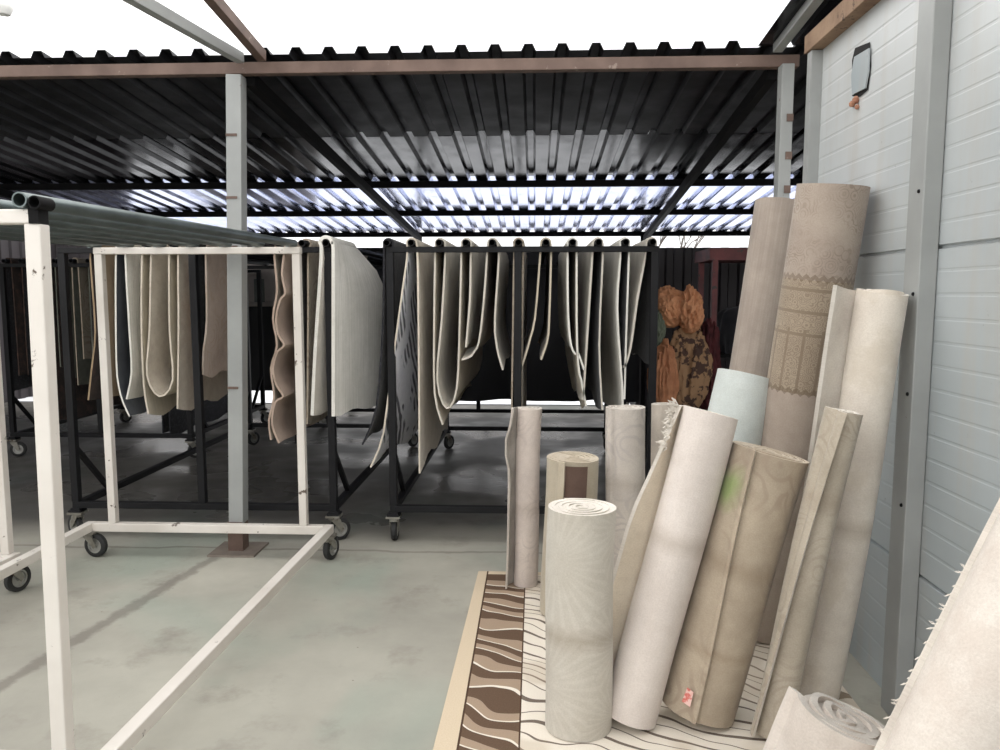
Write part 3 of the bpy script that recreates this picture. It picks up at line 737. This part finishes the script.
# R4
f4 = fabric('grey mottled rug', srgb(216, 208, 198), srgb(196, 188, 180), 'damask', srgb(166, 158, 156), .4, 6, bands=((.62, .04),))
b = F(622, 604, RZ); tp = P(626, 407, b.y+.03)
roll('grey-beige upright roll with a seam line, behind and right of the brown-block roll', b, tp, .104, -28, f4, turns=4, th=.013, seed=4, endcol=end_pale, dirn=-1, flap=.03, flare=lambda t: .004)
# R5
f5 = fabric('thin cream roll', srgb(218, 208, 194), srgb(198, 188, 176), 'damask', srgb(162, 152, 142), .35, 7)
b = F(660, 585, RZ); tp = P(664, 404, b.y+.03)
roll('thin beige upright roll at the back, beside the big white leaning roll', b, tp, .070, 120, f5, turns=3, th=.012, seed=5, endcol=end_pale)
# R7 white leaning
f7 = fabric('white leaning rug', srgb(226, 217, 209), srgb(214, 204, 196), 'streak', srgb(200, 192, 186), .25, bands=((.66, .05),), band_amt=.3)
f7i = fabric('yellow-white rug back', srgb(238, 227, 208), srgb(226, 214, 194))
b = fb(630, 722)
def top_at(px, py, b, L):   # point on the pixel ray at distance L from b, far solution
    d = ray(px, py); oc = O-b; A = d.dot(d); B = 2*d.dot(oc); Cc = oc.dot(oc)-L*L
    disc = B*B-4*A*Cc
    if disc < 0: return O+d*(-B/(2*A))
    return O+d*((-B+math.sqrt(disc))/(2*A))
tp = D(709, 412, (CR.transposed() @ (b-O)).z*-1-.04)
o7, i7 = roll('smooth white roll leaning right, fringed top and a yellowish loose flap', b, tp, .105, -128, f7, inner=f7i, turns=4, th=.013, flap=.105, flare=lambda t: .085*min(1, (1-t)*2.4+.10)*min(1, t*2.5+.35), dirn=1, fexp=2, lift=.2, seed=7, endcol=end_pale)
mb = MB(); rnd = random.Random(4); path = []
for k in range(60):
    v_ = i7['L']*(.85+.15*k/60); p0 = on_roll(i7, v_, -74+rnd.uniform(-6, 6), .012)
    d = (-i7['s']*rnd.uniform(.3, 1)+i7['ax']*rnd.uniform(-.9, .7)+i7['c']*rnd.uniform(0, .6)).normalized()*rnd.uniform(.018, .042)
    path += [p0, p0+d*.55+i7['ax']*.004, p0+d, p0+d*.5-i7['ax']*.003]
mb.tube(path, .0028, 5)
mb.build('fringe', end_pale, o7)
# R9 green stain
def green_st(m, v, xy, col):
    return col
f9 = fabric('tan damask rug', srgb(186, 172, 152), srgb(164, 150, 132), 'damask', srgb(150, 134, 118), .55, 5, bands=((.56, .05), (.25, .03)), band_amt=.3)
b = fb(697, 716); tp = D(771, 452, (CR.transposed() @ (b-O)).z*-1-.08)
m9 = f9
# stain: a spherical falloff in object space near the upper left
stain_c = None
o9, i9 = roll('fat tan roll leaning right with a green stain and a long seam', b, tp, .139, -16, f9, turns=6, th=.013, flap=.02, flare=lambda t: .001, dirn=1, twist=-22, lift=.5, seed=9, endcol=end_warm)
sc_ = on_roll(i9, i9['L']-.15, -50)-i9['base']
nt = f9.node_tree; bs = nt.nodes['Principled BSDF']; src = bs.inputs['Base Color'].links[0].from_socket
q = NT.__new__(NT); q.m = f9; q.t = nt; q.n = nt.nodes; q.l = nt.links; q.b = bs
vv = q.coord('Object'); ds = q.node('ShaderNodeVectorMath', operation='DISTANCE'); q.link(vv, ds.inputs[0]); ds.inputs[1].default_value = sc_
kk = q.math('MULTIPLY', q.mask(q.math('ADD', ds.outputs['Value'], q.math('MULTIPLY', q.noise(vv, 14, 3), .08)), .135, .06), .62)
q.link(q.mix(kk, src, srgb(122, 156, 78)), bs.inputs['Base Color'])
mb = MB(); pts = [on_roll(i9, v_, a_, .006) for v_, a_ in ((.055, -22), (.05, -9), (.105, -10), (.11, -20))]
mb.add(pts, [(0, 1, 2, 3)]); tgm = NT('pink paper tag'); vv = tgm.coord('Object'); tgm.done(tgm.mix(tgm.mask(tgm.noise(vv, 60, 3), .45, .55), srgb(226, 190, 180), srgb(206, 110, 100)), .7)
ob = mb.build('paper_tag', tgm.m, o9); ob['label'] = 'small pink paper tag'
# R8 mint
f8 = fabric('mint rug', srgb(212, 218, 214), srgb(202, 209, 205))
b = F(688, 640, RZ); tp = D(747, 375, (CR.transposed() @ (b-O)).z*-1-.02)
roll('smooth pale mint roll leaning behind the fat tan roll', b, tp, .138, 160, f8, turns=4, th=.013, seed=8, endcol=end_pale, wob=.002)
# R12
f12 = fabric('streaked beige rug', srgb(182, 170, 158), srgb(164, 152, 142), 'streak', srgb(138, 126, 116), .5)
b = F(716, 592, RZ); tp = PX(780, 203, 1.245)
roll('tall plain streaked beige roll leaning at the far end of the wall', b, tp, .128, 150, f12, turns=4, th=.013, seed=12, endcol=end_pale)
# R13
def ornate(m, v, xy, col):
    dark = srgb(108, 92, 76)
    zone = m.math('MULTIPLY', m.math('GREATER_THAN', xy[1], ZA), m.math('LESS_THAN', xy[1], ZB))
    fine = m.voro(m.coord('UV', (1, 1.2, 1)), 36); k1 = m.mask(m.math('SINE', m.math('MULTIPLY', fine, 26.0)), -.1, .4)
    lines = m.math('LESS_THAN', m.math('FRACT', m.math('MULTIPLY', xy[0], 14.0)), .16)
    lines = m.math('MULTIPLY', lines, m.math('LESS_THAN', xy[1], ZB-.20))
    hz = m.math('LESS_THAN', m.math('FRACT', m.math('MULTIPLY', xy[1], 11.0)), .14)
    hz = m.math('MULTIPLY', hz, m.math('GREATER_THAN', xy[1], ZB-.24))
    k = m.math('MAXIMUM', m.math('MAXIMUM', m.math('MULTIPLY', k1, .75), lines), hz)
    saw = m.math('ABSOLUTE', m.math('SUBTRACT', m.math('FRACT', m.math('MULTIPLY', xy[0], 30.0)), .5))
    col2 = m.mix(m.math('MULTIPLY', k, .55), m.mix(1, col, (.93, .91, .82, 1), 'MULTIPLY'), dark)
    col = m.mix(zone, col, col2)
    for e in (ZA, ZB):
        tz = m.math('LESS_THAN', m.math('ABSOLUTE', m.math('SUBTRACT', xy[1], m.math('ADD', e, m.math('MULTIPLY', saw, .03)))), .010)
        col = m.mix(m.math('MULTIPLY', tz, .55), col, dark)
    up = m.math('GREATER_THAN', xy[1], ZB)
    vine = m.voro(v, 22); kv = m.mask(m.math('SINE', m.math('MULTIPLY', vine, 30.0)), .2, .7)
    kv = m.math('MULTIPLY', m.math('MULTIPLY', kv, m.mask(m.noise(v, 7, 3), .38, .6)), up)
    col = m.mix(m.math('MULTIPLY', kv, .5), col, srgb(122, 106, 92))
    return col
b = F(764, 632, RZ); tp = PX(831, 186, 1.205)
L13 = (tp-b).length
ZA, ZB = L13*.565, L13*.80
f13 = fabric('ornate border rug', srgb(178, 165, 152), srgb(164, 150, 138), extra=ornate)
roll('tallest roll, taupe with an ornate dark border band across its middle', b, tp, .146, 150, f13, turns=5, th=.014, seed=13, endcol=end_pale)
# R11 cream
f11 = fabric('cream rug', srgb(222, 214, 202), srgb(206, 196, 184), 'blotch', srgb(190, 178, 160), .4, 5, bands=((.70, .05),), band_amt=.4)
b = F(812, 705, RZ); tp = PX(884, 292, 1.215)
roll('tall cream roll with folded loose edge leaning beside the grey wall post', b, tp, .094, -112, f11, inner=end_pale, turns=4, th=.015, flap=.085, flare=lambda t: .055+.015*t, dirn=1, fexp=2, seed=11, endcol=end_pale, wob=.006, tele=.005)
# R10
f10 = fabric('wavy grey-beige rug', srgb(188, 178, 162), srgb(168, 158, 142), 'damask', srgb(142, 130, 114), .4, 8, bands=((.85, .06),))
b = fb(770, 736); tp = D(845, 411, 2.58)
roll('thin grey-beige roll with a pale rolled-back edge, leaning on the cream roll', b, tp, .066, -42, f10, inner=end_pale, turns=3, th=.013, flap=.03, flare=lambda t: .014, dirn=1, twist=40, seed=10, endcol=end_pale)
# R14 spiral front
f14 = fabric('pinkish cream rug', srgb(208, 198, 188), srgb(194, 184, 174), 'veins', srgb(222, 214, 206), .25, 5)
tp = D(846, 718, 1.93)
vh = (O-tp).normalized(); Rh = (CR @ Vector((1, 0, 0))); Rh = (Rh-vh*Rh.dot(vh)).normalized(); Uh = vh.cross(Rh)
ah = (vh*.30+(Rh*.50+Uh*.80)).normalized(); b = tp-ah*((tp.z-RZ-.07)/ah.z); b.z = RZ
roll('short roll at the bottom edge showing its spiral end, its tip cut by the frame', b, tp, .122, -75, f14, turns=5, th=.017, seed=14, endcol=end_grey, flap=.03, flare=lambda t: .006, dirn=-1, tele=.006)
# R15 bottom right
f15 = fabric('pinkish white rug', srgb(226, 218, 208), srgb(212, 202, 192), 'blotch', srgb(198, 184, 172), .35, 6)
b = D(908, 905, 1.80); b = F(850, 990, RZ); tp = D(1098, 470, 1.70)
o15, i15 = roll('big off-white roll at the bottom right corner with a fringed side', b, tp, .142, -95, f15, turns=5, th=.016, seed=15, endcol=end_pale)
mb = MB(); rnd = random.Random(8); path = []
for k in range(90):
    v_ = i15['L']*(.28+.5*k/90); p0 = on_roll(i15, v_, -88, -.002); path.append(p0)
    if rnd.random() < .22:
        d = (-i15['s']*rnd.uniform(.5, 1)+i15['ax']*rnd.uniform(-.8, .6)).normalized()*rnd.uniform(.005, .018)
        path += [p0+d*.5+i15['ax']*.004, p0+d, p0+d*.5]
mb.tube(path, .0012, 4)
mb.build('fringe', end_pale, o15)

# ------------------------------------------------------------------ floor rug
rx0, rx1, ry0, ry1 = F(482, 573).x-.02, 1.22, 1.35, F(482, 573).y
m = NT('wave pattern rug'); v = m.coord('Object')
x = m.sep(v)   # object origin at far-left corner; x to right, y toward camera negative
wn = m.node('ShaderNodeTexNoise'); wn.inputs['Scale'].default_value = 2.6; wn.inputs['Detail'].default_value = 1.5; m.link(v, wn.inputs['Vector'])
phase = m.math('ADD', m.math('MULTIPLY', x[1], 7.2), m.math('ADD', m.math('MULTIPLY', wn.outputs['Fac'], 2.6), m.math('MULTIPLY', x[0], 3.4)))
fr = m.math('FRACT', phase)
weave = m.noise(v, 180, 2)
darkb = m.mix(weave, srgb(84, 66, 54), srgb(112, 92, 76)); tanb = m.mix(weave, srgb(150, 130, 110), srgb(172, 152, 132))
cream = m.mix(weave, srgb(218, 208, 192), srgb(232, 224, 212))
band = m.mix(m.math('LESS_THAN', fr, .52), tanb, darkb)
band = m.mix(m.math('LESS_THAN', m.math('ABSOLUTE', m.math('SUBTRACT', fr, .54)), .035), band, cream)
linek = m.math('MAXIMUM', m.math('LESS_THAN', m.math('ABSOLUTE', m.math('SUBTRACT', fr, .5)), .06), m.math('MULTIPLY', m.math('LESS_THAN', fr, .05), 1.0))
field = m.mix(m.math('MULTIPLY', linek, .9), cream, srgb(92, 78, 68))
field = m.mix(m.math('MULTIPLY', m.mask(m.noise(v, 2.2, 2), .5, .56), .35), field, srgb(176, 158, 134))
col = m.mix(m.math('LESS_THAN', x[0], .262), field, band)
edge = m.math('MAXIMUM', m.math('LESS_THAN', x[0], .05), m.math('GREATER_THAN', x[1], -.045))
col = m.mix(edge, col, m.mix(weave, srgb(196, 178, 152), srgb(214, 198, 174)))
ln = m.math('MAXIMUM', m.math('LESS_THAN', m.math('ABSOLUTE', m.math('SUBTRACT', x[0], .053)), .004), m.math('LESS_THAN', m.math('ABSOLUTE', m.math('SUBTRACT', x[0], .262)), .003))
col = m.mix(ln, col, srgb(80, 62, 50))
m.bump(weave, .3, .004)
rug_m = m.done(col, .95, 0, .1)
mb = MB(); nx, ny = 14, 24; vs = []; fs = []
for j in range(ny+1):
    for i in range(nx+1):
        vs.append((rx0+(rx1-rx0)*i/nx - .05*(ny-j)/ny*(1-i/nx), ry0+(ry1-ry0)*j/ny, .011))
for j in range(ny):
    for i in range(nx):
        a = j*(nx+1)+i; fs.append((a, a+1, a+nx+2, a+nx+1))
top_n = len(vs)
ring = [i for i in range(nx+1)]+[j*(nx+1)+nx for j in range(1, ny+1)]+[ny*(nx+1)+i for i in range(nx-1, -1, -1)]+[j*(nx+1) for j in range(ny-1, 0, -1)]
low = [(vs[i][0], vs[i][1], 0.0005) for i in ring]
k = len(ring); fs += [(ring[i], ring[(i+1) % k], top_n+(i+1) % k, top_n+i) for i in range(k)]
mb.add(vs+low, fs)
tag(mb.build('floor_rug', rug_m, origin=(rx0, ry1, 0)), 'cream and brown wave-striped rug lying flat under the rolled rugs', 'rug')

# ------------------------------------------------------------------ back right heap
def cloth(name, label, cen, sx, sy, h, mat, seed, folds=7, amp=.18, lean=(0, 0), cat='blanket', top=.55, group=None, bulge=.0):
    rnd = random.Random(seed); NA, NZ = 48, 14; mb = MB(); vs = []; fs = []
    ph = [rnd.uniform(0, 6) for _ in range(6)]
    cx, cy, cz = cen
    for j in range(NZ+1):
        t = j/NZ
        rad = (1-.25*t)*(1 if t < .8 else max(.05, math.sqrt(max(0, 1-((t-.8)/.2)**2)))*1)
        rad *= 1+bulge*math.sin(t*PI*2.3+ph[3])
        for i in range(NA):
            a = 2*PI*i/NA
            f = 1+amp*math.sin(folds*a+ph[0]+2*t)+amp*.6*math.sin((folds*2-3)*a+ph[1]-3*t)+amp*.8*math.sin(2*a+ph[2]+4*t)
            vs.append((cx+lean[0]*t+sx*rad*f*math.cos(a), cy+lean[1]*t+sy*rad*f*math.sin(a), cz+h*t))
    for j in range(NZ):
        for i in range(NA): fs.append((j*NA+i, j*NA+(i+1) % NA, (j+1)*NA+(i+1) % NA, (j+1)*NA+i))
    fs.append(tuple(range(NA-1, -1, -1))); fs.append(tuple(NZ*NA+i for i in range(NA)))
    mb.add(vs, fs); return tag(mb.build(name, mat, origin=cen, smooth=True), label, cat, group)
YH = 6.6
from mathutils import noise as mnoise
def lump(name, label, cen, sz, mat, seed, freq=3.2, amp=.34, cat='blanket', zf=.5):
    bm = bmesh.new(); bmesh.ops.create_icosphere(bm, subdivisions=5, radius=1)
    off = Vector((seed*7.3, seed*3.1, seed*1.7)); vs = []
    for v_ in bm.verts:
        d = v_.co.normalized(); q = Vector((d.x*freq, d.y*freq, d.z*freq*zf))+off
        n1 = 1-abs(mnoise.noise(q))*2; n2 = 1-abs(mnoise.noise(q*2.3))*2; n3 = mnoise.noise(d*1.3+off)
        k = 1+amp*(.55*(n1-.5)+.25*(n2-.5)+.5*n3)
        vs.append(Vector((cen[0]+d.x*sz[0]*k, cen[1]+d.y*sz[1]*k, cen[2]+d.z*sz[2]*(k if d.z > 0 else 1))))
    mb = MB(); mb.add(vs, [tuple(x.index for x in f.verts) for f in bm.faces]); bm.free()
    return tag(mb.build(name, mat, origin=(cen[0], cen[1], cen[2]-sz[2]), smooth=True), label, cat)
peach = paint('peach plush', srgb(206, 150, 112), srgb(184, 126, 88), None, .95, 12)
peach2 = paint('dull peach blanket', srgb(190, 134, 98), srgb(156, 104, 74), None, .95, 9)
tanfl = NT('patterned tan blanket'); vv = tanfl.coord('Object'); tanfl.done(tanfl.mix(tanfl.mask(tanfl.noise(vv, 12, 3), .5, .54), srgb(150, 118, 88), srgb(74, 54, 46)), .95)
gg = paint('grey-green cloth', srgb(112, 120, 104), srgb(88, 96, 82), None, .95, 9)
dred = paint('dark red cloth', srgb(84, 34, 36), srgb(56, 24, 28), None, .95, 9)
q0, q1 = P(645, 400, YH), P(712, 400, YH)
st_ = thing('blanket_stand', 'dark low stand holding the pile of peach blankets at the back', 'stand', ((q0.x+q1.x)/2, YH, 0))
for x in (q0.x+.05, q1.x-.02):
    for y in (YH-.2, YH+.2):
        mb = MB(); mb.box((x-.02, y-.02, 0), (x+.02, y+.02, .52)); mb.build('leg', dark_steel, st_)
mb = MB(); mb.box((q0.x-.0, YH-.25, .52), (q1.x+.05, YH+.25, .55)); mb.build('top', dark_steel, st_)
zt0 = .55
def lp_(px, py0, py1, w_, name, label, mat, seed, dy=0, cat='blanket', **k):
    a = P(px, py0, YH+dy); b_ = P(px, py1, YH+dy); h = (a.z-b_.z)/2
    lump(name, label, (a.x, YH+dy, b_.z+h), (w_/770*6.6/2, .14, h), mat, seed, cat=cat, **k)
lp_(664, 343, 418, 30, 'folded_blanket', 'long dull-peach blanket hanging at the left front of the heap', peach2, 1, -.08, zf=.2, amp=.3)
lp_(689, 326, 416, 42, 'patterned_blanket', 'tan blanket with dark flower pattern in the blanket heap', tanfl.m, 2, .0, zf=.25, amp=.4)
lp_(691, 288, 334, 24, 'plush_blanket', 'bright peach plush blanket bundled on top, right half of the heap', peach, 3, -.06, zf=.8, amp=.4)
lp_(671, 288, 328, 32, 'plush_blanket', 'bright peach plush blanket bundled on top, left half of the heap', peach, 4, .0, zf=.8, amp=.35)
lp_(655, 303, 352, 20, 'folded_cloth', 'grey-green cloth tucked at the left side of the blanket heap', gg, 5, .02, cat='cloth')
lp_(709, 322, 416, 24, 'folded_cloth', 'dark red cloth in the shadow right of the blanket heap', dred, 6, .18, cat='cloth', zf=.3)
# red shelf frame
redm = paint('faded red steel', srgb(120, 62, 62), srgb(86, 44, 46), srgb(70, 60, 56), .6, 6, .6)
sA, sB = P(712, 255, 7.4), P(762, 252, 7.4)
sh = thing('storage_shelf', 'red-topped storage shelf in the dark corner behind the tall rolls', 'shelf', ((sA.x+sB.x)/2+.3, 7.6, 0))
xs0, xs1 = sA.x, sA.x+1.6
for x in (xs0+.03, xs1-.03):
    for y in (7.4, 8.0):
        mb = MB(); mb.box((x-.025, y-.025, 0), (x+.025, y+.025, sA.z-.05)); mb.build('post', redm, sh)
mb = MB(); mb.box((xs0-.03, 7.36, sA.z-.05), (xs1, 8.04, sA.z+.06)); mb.build('top_board', redm, sh)
for zz in (.3, .95):
    mb = MB(); mb.box((xs0, 7.38, zz), (xs1, 8.02, zz+.03)); mb.build('shelf', dark_steel, sh)
for i, (lab, mt, zz) in enumerate((('black bundle on the upper shelf of the red-topped rack', fa['char'], .98), ('dark brown bundle beside the black one on the red-topped rack', fa['dbrown'], .98), ('dark bundle on the lower shelf of the red-topped rack', fa['char'], .33))):
    cloth('cloth_bundle', lab, (xs0+.32+.55*(i % 2), 7.65, zz), .2, .2, .45, mt, 20+i, 5, .12, cat='bundle')

# ------------------------------------------------------------------ back left: dark machine and low platform
dk = paint('dark machine paint', srgb(40, 40, 42), srgb(30, 30, 32), None, .55)
panelg = paint('pale machine panel', srgb(172, 164, 158), srgb(156, 148, 142), None, .7)
dk2 = paint('brown pile', srgb(96, 76, 62), srgb(70, 56, 48), None, .9, 4)
MY0, MY1, mx0, mx1 = 9.3, 10.35, -4.25, -2.9
mt = thing('machine_cabinet', 'dark floor-standing machine with a pale upper panel behind the left rack', 'machine', ((mx0+mx1)/2, (MY0+MY1)/2, 0))
mb = MB(); mb.box((mx0, MY0, .36), (mx1, MY1, 1.40)); mb.build('body', dk, mt, bevel=.02)
mb = MB(); mb.box((mx0-.02, MY0-.03, 1.40), (mx1+.02, MY1, 1.45)); mb.build('ledge', panelg, mt, bevel=.01)
mb = MB(); mb.box((mx0+.02, MY0+.02, 1.45), (mx1-.02, MY1-.05, 2.08)); up = mb.build('upper_panel', panelg, mt, bevel=.01)
q = [P(254, 279, MY0+.02), P(265, 302, MY0+.02)]
mb = MB(); mb.box((q[0].x, MY0+.008, q[1].z), (q[1].x, MY0+.024, q[0].z)); mb.build('window', paint('grey glass pane', srgb(112, 116, 114), srgb(100, 104, 100), None, .2), up)
for y in (MY0+.12, MY1-.12):
    for x in (mx0+.1, mx1-.1):
        mb = MB(); mb.box((x-.04, y-.04, 0), (x+.04, y+.04, .36)); mb.build('foot', dk, mt)

m = NT('dark tarpaulin cloth'); v = m.coord('Object'); tarp_m = m.done(m.mix(m.noise(v, 1.4, 4), srgb(40, 40, 44), srgb(58, 57, 60)), .7)
mb = MB(); x0, x1, n = -2.45, 1.06, 60; vs = []
for i in range(n+1):
    a = i/n
    for zz in (.46+.012*math.sin(a*23), 1.2, 1.98):
        vs.append((x0+(x1-x0)*a, 7.86+.035*math.sin(a*44)*(1.2-zz/2.4)+.02*math.sin(a*19), zz))
fs = []
for i in range(n):
    for k in range(2): fs.append((i*3+k, i*3+3+k, i*3+4+k, i*3+1+k))
mb.add(vs, fs); tpo = mb.build('tarpaulin', tarp_m, origin=(0, 7.86, .46), smooth=True)
sm = tpo.modifiers.new('thickness', 'SOLIDIFY'); sm.thickness = .006
tag(tpo, 'dark tarpaulin hung across the back behind the racks, light strip under its edge', 'tarpaulin')
mb = MB(); mb.tube([(x0-.06, 7.86, 2.0), (x1+.06, 7.86, 2.0)], .02, 10); ml = mb.build('support_rail', dark_steel, tpo)
for x in (x0-.04, x1+.04):
    mb = MB(); mb.tube([(x, 7.86, 0), (x, 7.86, 2.0)], .022, 10); mb.build('support_pole', dark_steel, tpo)

# bare trees beyond the fence
bark = paint('grey bark', srgb(120, 112, 106), srgb(96, 90, 84), None, .9)
def tree(x, y, seed, label):
    rnd = random.Random(seed); mb = MB()
    def br(p, d, l, r, lv):
        q = p+d*l; mb.tube([p, (p+q)/2+Vector((rnd.uniform(-.05, .05), 0, rnd.uniform(-.05, .05)))*l, q], [r, r*.8, r*.6], 5)
        if lv == 0: return
        for k in range(3 if lv > 1 else 4):
            d2 = (d+Vector((rnd.uniform(-.8, .8), rnd.uniform(-.8, .8), rnd.uniform(-.1, .6)))).normalized()
            br(p+d*l*rnd.uniform(.6, 1), d2, l*rnd.uniform(.55, .75), r*.55, lv-1)
    br(Vector((x, y, 0)), Vector((0, 0, 1)), 1.5, .07, 4)
    tag(mb.build('bare_tree', bark, origin=(x, y, 0)), label, 'tree')
q = P(668, 243, 16); tree(q.x, 16, 3, 'bare leafless tree beyond the fence, twigs showing above its top')

# ------------------------------------------------------------------ light
w = bpy.data.worlds.new('overcast'); bpy.context.scene.world = w; w.use_nodes = True
bg = w.node_tree.nodes['Background']; bg.inputs['Color'].default_value = (.98, .985, 1, 1); bg.inputs['Strength'].default_value = 1.5
sd = bpy.data.lights.new('sun', 'SUN'); sd.energy = 4.0; sd.angle = math.radians(35); sd.color = (1, .98, .95)
so = bpy.data.objects.new('sun', sd); C.objects.link(so); so.rotation_euler = (math.radians(-12), math.radians(14), 0); so.location = (0, 0, 8)
sc_n = bpy.context.scene
sc_n.view_settings.view_transform = 'Standard'; sc_n.view_settings.look = 'None'; sc_n.view_settings.exposure = 0.0
sc_n.cycles.max_bounces = 8; sc_n.cycles.transmission_bounces = 4
